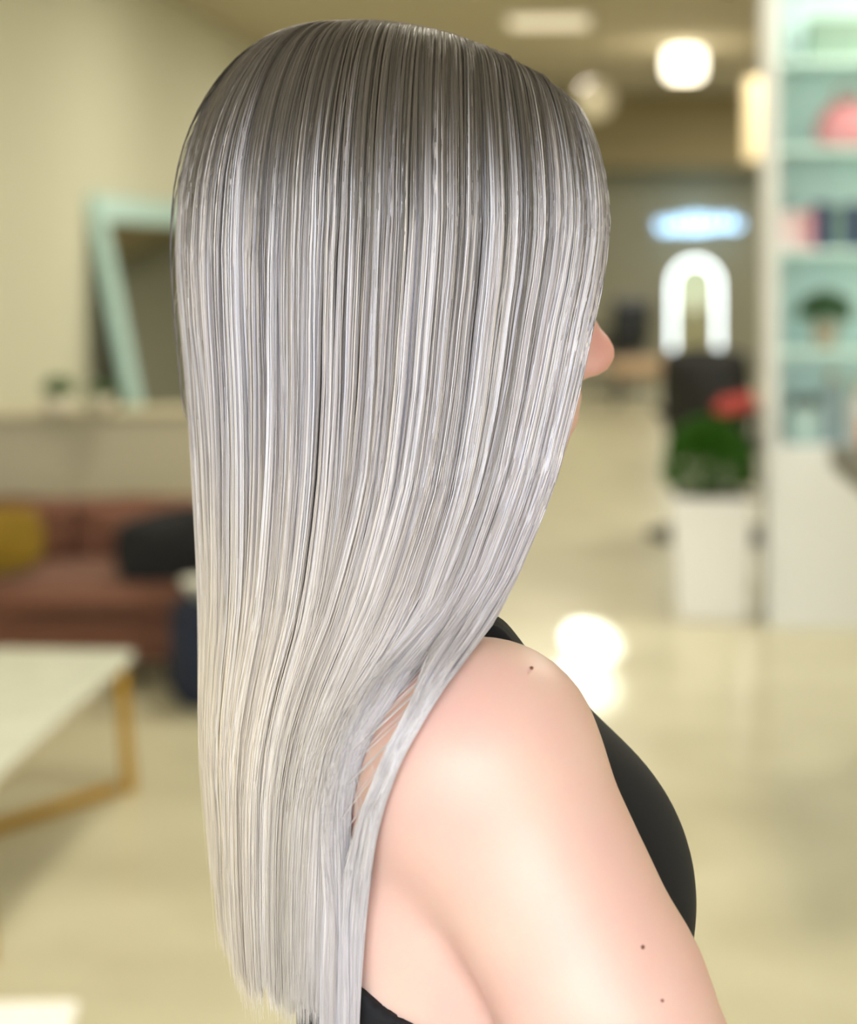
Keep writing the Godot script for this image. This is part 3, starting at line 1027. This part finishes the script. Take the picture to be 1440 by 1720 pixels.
func right_side() -> void:
	# display unit
	var org := Vector3(1.352, 0, -7.8)
	var u := thing("display_unit", "tall white display unit with mint green open shelves, right of the white planter", "shelving", org, -YAW)
	var white := mat(rgb(222, 226, 226), 0.5)
	var mint := mat(rgb(214, 246, 242), 0.55)
	var w := 1.5
	part("side_panel", rbox(Vector3(0.04, 2.9, 0.36), 0.004), white, u, Vector3(0.02, 1.45, -0.18))
	part("side_panel", rbox(Vector3(0.04, 2.9, 0.36), 0.004), white, u, Vector3(w - 0.02, 1.45, -0.18))
	var cab := part("base_cabinet", rbox(Vector3(w - 0.08, 0.72, 0.35), 0.004), white, u, Vector3(w * 0.5, 0.36, -0.178))
	part("back_panel", rbox(Vector3(w - 0.08, 2.16, 0.015), 0.003), mint, u, Vector3(w * 0.5, 1.8, -0.345))
	part("top_panel", rbox(Vector3(w - 0.08, 0.04, 0.36), 0.004), white, u, Vector3(w * 0.5, 2.88, -0.18))
	for y in [1.09, 1.49, 1.9, 2.25]:
		part("shelf", rbox(Vector3(w - 0.08, 0.022, 0.32), 0.004), mint, u, Vector3(w * 0.5, y, -0.175))
	var R := Vector3(cos(YAW), 0, sin(YAW))
	var B := Vector3(sin(YAW), 0, -cos(YAW))
	var on := [0.721, 1.102, 1.502, 1.912, 2.262]
	# top shelf
	case_box("basket", "grey green lidded basket on the topmost visible shelf", org + R * 0.34 + B * 0.21 + Vector3(0, on[4], 0), Vector3(0.34, 0.17, 0.2), mat(rgb(132, 158, 144), 0.8), "", "basket")
	bottle("pale blue bottle on the topmost visible shelf, in front of the grey green basket", org + R * 0.10 + B * 0.05 + Vector3(0, on[4], 0), 0.034, 0.22, mat(rgb(176, 206, 212), 0.3), mat(rgb(160, 186, 196), 0.4))
	# pink bag
	var bag := thing("pouch", "rounded pink pouch on the second shelf from the top", "bag", org + R * 0.33 + B * 0.15 + Vector3(0, on[3], 0), -YAW)
	part("body", lathe([Vector2(0, 0), Vector2(0.09, 0), Vector2(0.13, 0.03), Vector2(0.135, 0.07), Vector2(0.1, 0.15), Vector2(0.05, 0.19), Vector2(0, 0.2)], 28, Vector3(1, 1, 0.7)), fabric(rgb(216, 150, 158), 31), bag)
	part("handle", tube([Vector3(-0.05, 0.18, 0), Vector3(-0.04, 0.23, 0), Vector3(0, 0.25, 0), Vector3(0.04, 0.23, 0), Vector3(0.05, 0.18, 0)], 0.007), mat(rgb(210, 128, 132), 0.7), bag)
	# row of boxes
	var cols := [rgb(228, 206, 208), rgb(214, 160, 172), rgb(40, 56, 98), rgb(104, 134, 132), rgb(44, 60, 100), rgb(104, 134, 132)]
	var says := ["pale pink upright box, leftmost in the row of boxes on the shelf", "rose pink upright box beside the pale pink box", "navy upright box between the rose pink and grey teal boxes", "grey teal upright box between the two navy boxes", "second navy upright box, right of the first grey teal box", "grey teal upright box, rightmost in the row of boxes"]
	var wd := [0.085, 0.055, 0.062, 0.064, 0.062, 0.064]
	var ht := [0.15, 0.155, 0.185, 0.175, 0.185, 0.175]
	var x := 0.048
	for k in 6:
		case_box("product_box", says[k], org + R * (x + wd[k] * 0.5) + B * 0.12 + Vector3(0, on[2], 0), Vector3(wd[k] - 0.01, ht[k], 0.14), mat(cols[k], 0.5), "row of product boxes on the shelf")
		x += wd[k]
	# small plant
	var pl := thing("potted_plant", "small bushy green plant in a beige pot on the shelf below the boxes", "plant", org + R * 0.235 + B * 0.12 + Vector3(0, on[1], 0))
	part("pot", lathe([Vector2(0, 0), Vector2(0.04, 0), Vector2(0.055, 0.11), Vector2(0.05, 0.113), Vector2(0.044, 0.1), Vector2(0, 0.1)], 24), mat(rgb(186, 176, 156), 0.8), pl)
	part("soil", cyl(0.045, 0.008), mat(rgb(50, 38, 28), 0.95), pl, Vector3(0, 0.095, 0))
	foliage("foliage", pl, leaf_mat(rgb(54, 96, 30)), 320, Vector3(0, 0.15, 0), Vector3(0.085, 0.06, 0.085), leaf_mesh(0.04, 0.02))
	# on the base cabinet
	var jar := thing("jar", "pale blue square jar with a dark lid on the white cabinet", "jar", org + R * 0.15 + B * 0.12 + Vector3(0, on[0], 0), -YAW)
	part("body", rbox(Vector3(0.13, 0.15, 0.13), 0.015), mat(rgb(170, 200, 200), 0.25), jar, Vector3(0, 0.075, 0))
	part("lid", rbox(Vector3(0.11, 0.045, 0.11), 0.01), mat(rgb(62, 72, 68), 0.5), jar, Vector3(0, 0.172, 0))
	bottle("tall grey blue bottle on the white cabinet, right of the square jar", org + R * 0.265 + B * 0.12 + Vector3(0, on[0], 0), 0.045, 0.3, mat(rgb(150, 172, 182), 0.3), mat(rgb(190, 186, 160), 0.5))
	bottle("white bottle on the cabinet with a beige cap, rightmost in view", org + R * 0.37 + B * 0.1 + Vector3(0, on[0], 0), 0.045, 0.27, mat(rgb(214, 214, 214), 0.3), mat(rgb(190, 180, 150), 0.5))
	# counter
	var corner := Vector3(1.235, 0, -6.05)
	var ct := thing("counter", "reception counter corner with dark stone top over a pale body at the right edge", "counter", corner, -YAW)
	var stone := mat(Color.WHITE, 0.35)
	stone.albedo_texture = noise_tex(0.03, 41, rgb(62, 58, 44), rgb(96, 90, 72))
	stone.uv1_triplanar = true
	part("countertop", rbox(Vector3(1.0, 0.075, 2.0), 0.02), stone, ct, Vector3(0.5, 0.8625, 1.0))
	part("body", rbox(Vector3(0.88, 0.82, 1.86), 0.01), mat(rgb(206, 202, 186), 0.6), ct, Vector3(0.56, 0.415, 1.0))
	var och := mat(rgb(206, 130, 40), 0.5)
	bottle("small orange bottle standing on the dark counter top", corner + R * 0.1 - B * 0.18 + Vector3(0, 0.9, 0), 0.032, 0.12, och, mat(rgb(190, 110, 40), 0.5), "")
	# planter
	var pt := thing("planter", "tall tapered white planter with a dense green shrub and red flowers beside the display unit", "planter", Vector3(1.155, 0, -8.05), -YAW)
	part("container", rbox(Vector3(0.325, 0.5, 0.3), 0.018, 0.0, 0.86), mat(rgb(226, 226, 222), 0.5), pt, Vector3(0, 0.25, 0))
	part("soil", rbox(Vector3(0.3, 0.012, 0.27), 0.004), mat(rgb(44, 36, 28), 0.95), pt, Vector3(0, 0.502, 0))
	foliage("foliage", pt, leaf_mat(rgb(52, 104, 8)), 2600, Vector3(-0.005, 0.6, 0), Vector3(0.175, 0.2, 0.16), leaf_mesh(0.035, 0.02))
	for p in [[0.07, 0.84, 0.07], [0.14, 0.85, 0.0]]:
		var fl := part("flower", ball(0.012, 10), mat(rgb(190, 150, 60), 0.7), pt, Vector3(p[0], p[1], p[2]))
		for k in 16:
			var a := k * 2.4
			var e := 0.35 + 0.08 * k
			part("petal", ball(0.03, 8, Vector3(0.7, 1.0, 0.25)), mat(rgb(204, 88, 82), 0.6), fl, Vector3(cos(a) * sin(e), cos(e), sin(a) * sin(e)) * 0.042).basis = Basis(Vector3.UP, PI / 2 - a) * Basis(Vector3.RIGHT, e)
		part("stem", tube([Vector3(0, -0.3, 0), Vector3(0.004, -0.15, 0.004), Vector3.ZERO], 0.003, 6), mat(rgb(60, 90, 30), 0.7), fl)

func salon_chair(label: String, pos: Vector3, turn: float) -> void:
	var t := thing("salon_chair", label, "chair", pos, turn, "black salon chairs")
	var vinyl := mat(rgb(22, 22, 23), 0.4)
	var chrome := mat(rgb(120, 120, 120), 0.3, 1.0)
	part("base", lathe([Vector2(0, 0), Vector2(0.36, 0), Vector2(0.37, 0.008), Vector2(0.35, 0.022), Vector2(0.06, 0.05), Vector2(0, 0.05)], 40), mat(rgb(26, 25, 24), 0.75), t)
	part("column", cyl(0.045, 0.38, 0.004), chrome, t, Vector3(0, 0.04, 0))
	part("seat", rbox(Vector3(0.46, 0.13, 0.46), 0.05, 0.01), vinyl, t, Vector3(0, 0.48, 0))
	part("backrest", rbox(Vector3(0.44, 0.46, 0.1), 0.045, 0.012), vinyl, t, Vector3(0, 0.76, -0.25), Vector3(-0.14, 0, 0))
	for s in [-1.0, 1.0]:
		var arm := part("armrest", rbox(Vector3(0.07, 0.05, 0.42), 0.02), vinyl, t, Vector3(0.25 * s, 0.66, 0))
		part("arm_support", tube([Vector3(0, -0.02, 0.15), Vector3(0, -0.2, 0.1), Vector3(-0.04 * s, -0.2, -0.1), Vector3(0, -0.02, -0.15)], 0.012), chrome, arm)
	part("footrest", tube([Vector3(-0.15, 0.42, 0.22), Vector3(-0.15, 0.16, 0.4), Vector3(0.15, 0.16, 0.4), Vector3(0.15, 0.42, 0.22)], 0.014), chrome, t)

func lamp_light(parent: Node3D, c: Color, e: float, size: float, pos := Vector3.ZERO) -> void:
	var l := OmniLight3D.new()
	l.name = "light"
	l.light_color = c
	l.light_energy = e
	l.light_size = size
	l.omni_range = 40.0
	l.omni_attenuation = 2.0
	l.shadow_enabled = true
	parent.add_child(l)
	l.position = pos

func far_end() -> void:
	salon_chair("black salon chair on a round base behind the white planter", Vector3(1.51, 0, -10.3), PI - 0.35)
	salon_chair("black salon chair far back by the grey wall, beside the nose", Vector3(2.0, 0, -20.6), PI + 0.4)
	# bulkhead over the far wall
	struct("trim_2", rbox(Vector3(6.3, 0.85, 0.9), 0.01), mat(rgb(154, 142, 108), 0.85), room(0.25, 2.875, 23.2))
	# arched mirror with a light tube
	var am := thing("arched_mirror", "tall arched mirror edged with a glowing white light tube below the blue sign", "mirror", Vector3(0, 0, 0), 0.0)
	am.position = at(1168, 640, 20.0)
	am.position.y = 0.2
	am.rotation.y = -YAW
	var pts := []
	for k in 13: pts.append(Vector3(-0.23, 0.02 + 0.93 * k / 12.0, 0.03))
	for k in range(1, 20):
		var a := PI - PI * k / 20.0
		pts.append(Vector3(cos(a) * 0.23, 0.95 + sin(a) * 0.23, 0.03))
	for k in 13: pts.append(Vector3(0.23, 0.95 - 0.93 * k / 12.0, 0.03))
	part("light_tube", tube(pts, 0.022, 8), glow(Color(0.93, 0.98, 1.0), 3.2), am)
	var shape := CSGPolygon3D.new()
	var poly := PackedVector2Array([Vector2(-0.2, 0)])
	for k in 21:
		var a := PI - PI * k / 20.0
		poly.append(Vector2(cos(a) * 0.2, 0.95 + sin(a) * 0.2))
	poly.append(Vector2(0.2, 0))
	shape.name = "glass"
	shape.polygon = poly
	shape.depth = 0.02
	shape.material = mat(rgb(214, 210, 180), 0.08, 1.0)
	am.add_child(shape)
	shape.position = Vector3(0, 0, 0.015)
	part("stand", rbox(Vector3(0.4, 0.2, 0.12), 0.01), mat(rgb(60, 58, 52), 0.6), am, Vector3(0, -0.1, 0))
	lamp_light(am, Color(0.93, 0.98, 1.0), 0.05, 0.3, Vector3(0, 0.9, 0.3))
	# blue sign
	var sg := thing("neon_sign", "glowing pale blue script sign on the far grey wall above the arched mirror", "sign", at(1172, 376, 23.3), -YAW)
	part("backing", rbox(Vector3(1.06, 0.2, 0.02), 0.01), mat(rgb(190, 200, 205), 0.4), sg, Vector3(0, 0, -0.05), Vector3(0, 0, 0.05))
	var np := []
	for k in 91:
		var t := k / 90.0
		var hh := 0.075 + 0.025 * sin(t * 9.0 - 2.6)
		np.append(Vector3(-0.47 + 0.94 * t + 0.035 * cos(t * TAU * 7.0), hh * sin(t * TAU * 7.0) + 0.09 * (t - 0.5) + 0.02 * sin(t * 5.0), 0.0))
	part("light_tube", tube(np, 0.016, 6), glow(Color(0.70, 0.87, 1.0), 3.6), sg)
	lamp_light(sg, Color(0.7, 0.88, 1.0), 0.1, 0.3, Vector3(0, 0, 0.3))
	# ceiling lamps that the frame shows
	var dl := thing("drum_lamp", "bright round white ceiling lamp at the far end of the salon", "light", Vector3(2.24, 3.3, -17.2))
	part("canopy", cyl(0.06, 0.04, 0.005), mat(rgb(220, 216, 206), 0.5), dl, Vector3(0, -0.04, 0))
	part("shade", lathe([Vector2(0, -0.3), Vector2(0.13, -0.3), Vector2(0.165, -0.26), Vector2(0.17, -0.1), Vector2(0.15, -0.05), Vector2(0, -0.04)], 32), glow(Color(1.0, 0.97, 0.88), 3.5), dl)
	lamp_light(dl, Color(1.0, 0.94, 0.8), 0.3, 0.2, Vector3(0, -0.5, 0))
	var hl := thing("tube_lantern", "slim cream lit lantern hanging beside the top of the display unit", "light", at(1266, 270, 12.0))
	part("shade", lathe([Vector2(0, 0), Vector2(0.052, 0), Vector2(0.056, 0.02), Vector2(0.056, 0.48), Vector2(0.052, 0.5), Vector2(0, 0.5)], 24), glow(Color(1.0, 0.92, 0.74), 0.36), hl)
	part("cord", tube([Vector3(0, 0.5, 0), Vector3(0, 0.9, 0), Vector3(0, 3.3 - hl.position.y, 0)], 0.004, 6), mat(rgb(70, 64, 54), 0.6), hl)
	var gp := thing("globe_pendant", "cream glass globe pendant hanging just right of the top of her head", "light", at(1000, 168, 14.0))
	part("globe", ball(0.14, 24), mat(rgb(248, 238, 214), 0.3), gp)
	part("cord", tube([Vector3(0, 0.13, 0), Vector3(0, 0.4, 0), Vector3(0, 3.3 - gp.position.y, 0)], 0.004, 6), mat(rgb(70, 64, 54), 0.6), gp)
	var bench := thing("bench", "low peach coloured bench far back, beside the tip of the nose", "bench", Vector3(2.1, 0, -19.0), -YAW)
	part("seat", rbox(Vector3(0.7, 0.16, 0.4), 0.04, 0.01), fabric(rgb(196, 168, 138), 51), bench, Vector3(0, 0.36, 0))
	for x in [-0.28, 0.28]:
		for z in [-0.14, 0.14]:
			part("leg", cyl(0.018, 0.29, 0.003, 12), mat(rgb(70, 60, 46), 0.5), bench, Vector3(x, 0, z))
	# added narrow spotlights, their lamps made up, that make the bright floor patch
	for p in [[0.632, -7.55, 0.36, 190.0, "added white spotlight over the walkway, making the farther floor patch", -19.0], [0.565, -6.85, 0.2, 80.0, "added white spotlight over the walkway, making the nearer floor patch", -19.4]]:
		var sp := thing("added_spotlight", p[4], "light", Vector3(p[0] + 0.05, 3.3, p[5]), 0.0, "added spotlights")
		part("mount", cyl(0.03, 0.1, 0.004), mat(rgb(230, 230, 226), 0.4), sp, Vector3(0, -0.1, 0))
		var dir: Vector3 = (Vector3(p[0], 0, p[1]) - Vector3(p[0] + 0.05, 3.14, p[5])).normalized()
		var hd := part("head", lathe([Vector2(0, 0), Vector2(0.04, 0), Vector2(0.045, 0.02), Vector2(0.035, 0.12), Vector2(0, 0.13)], 24), mat(rgb(230, 230, 226), 0.4), sp, Vector3(0, -0.16, 0))
		hd.quaternion = Quaternion(Vector3.DOWN, dir)
		part("lens", lathe([Vector2(0, -0.004), Vector2(0.034, -0.004), Vector2(0.034, 0.0), Vector2(0, 0.0)], 20), glow(Color(1, 1, 0.95), 3.0), hd, Vector3(0, -0.002, 0))
		var l := SpotLight3D.new()
		l.name = "light"
		l.spot_angle = p[2]
		l.spot_angle_attenuation = 0.3
		l.light_color = Color(0.97, 1.0, 0.9)
		l.light_energy = p[3]
		l.light_size = 0.03
		l.spot_range = 40.0
		l.spot_attenuation = 2.0
		l.shadow_enabled = true
		sp.add_child(l)
		l.position = Vector3(0, -0.16, 0) + dir * 0.02
		l.quaternion = Quaternion(Vector3.FORWARD, dir)
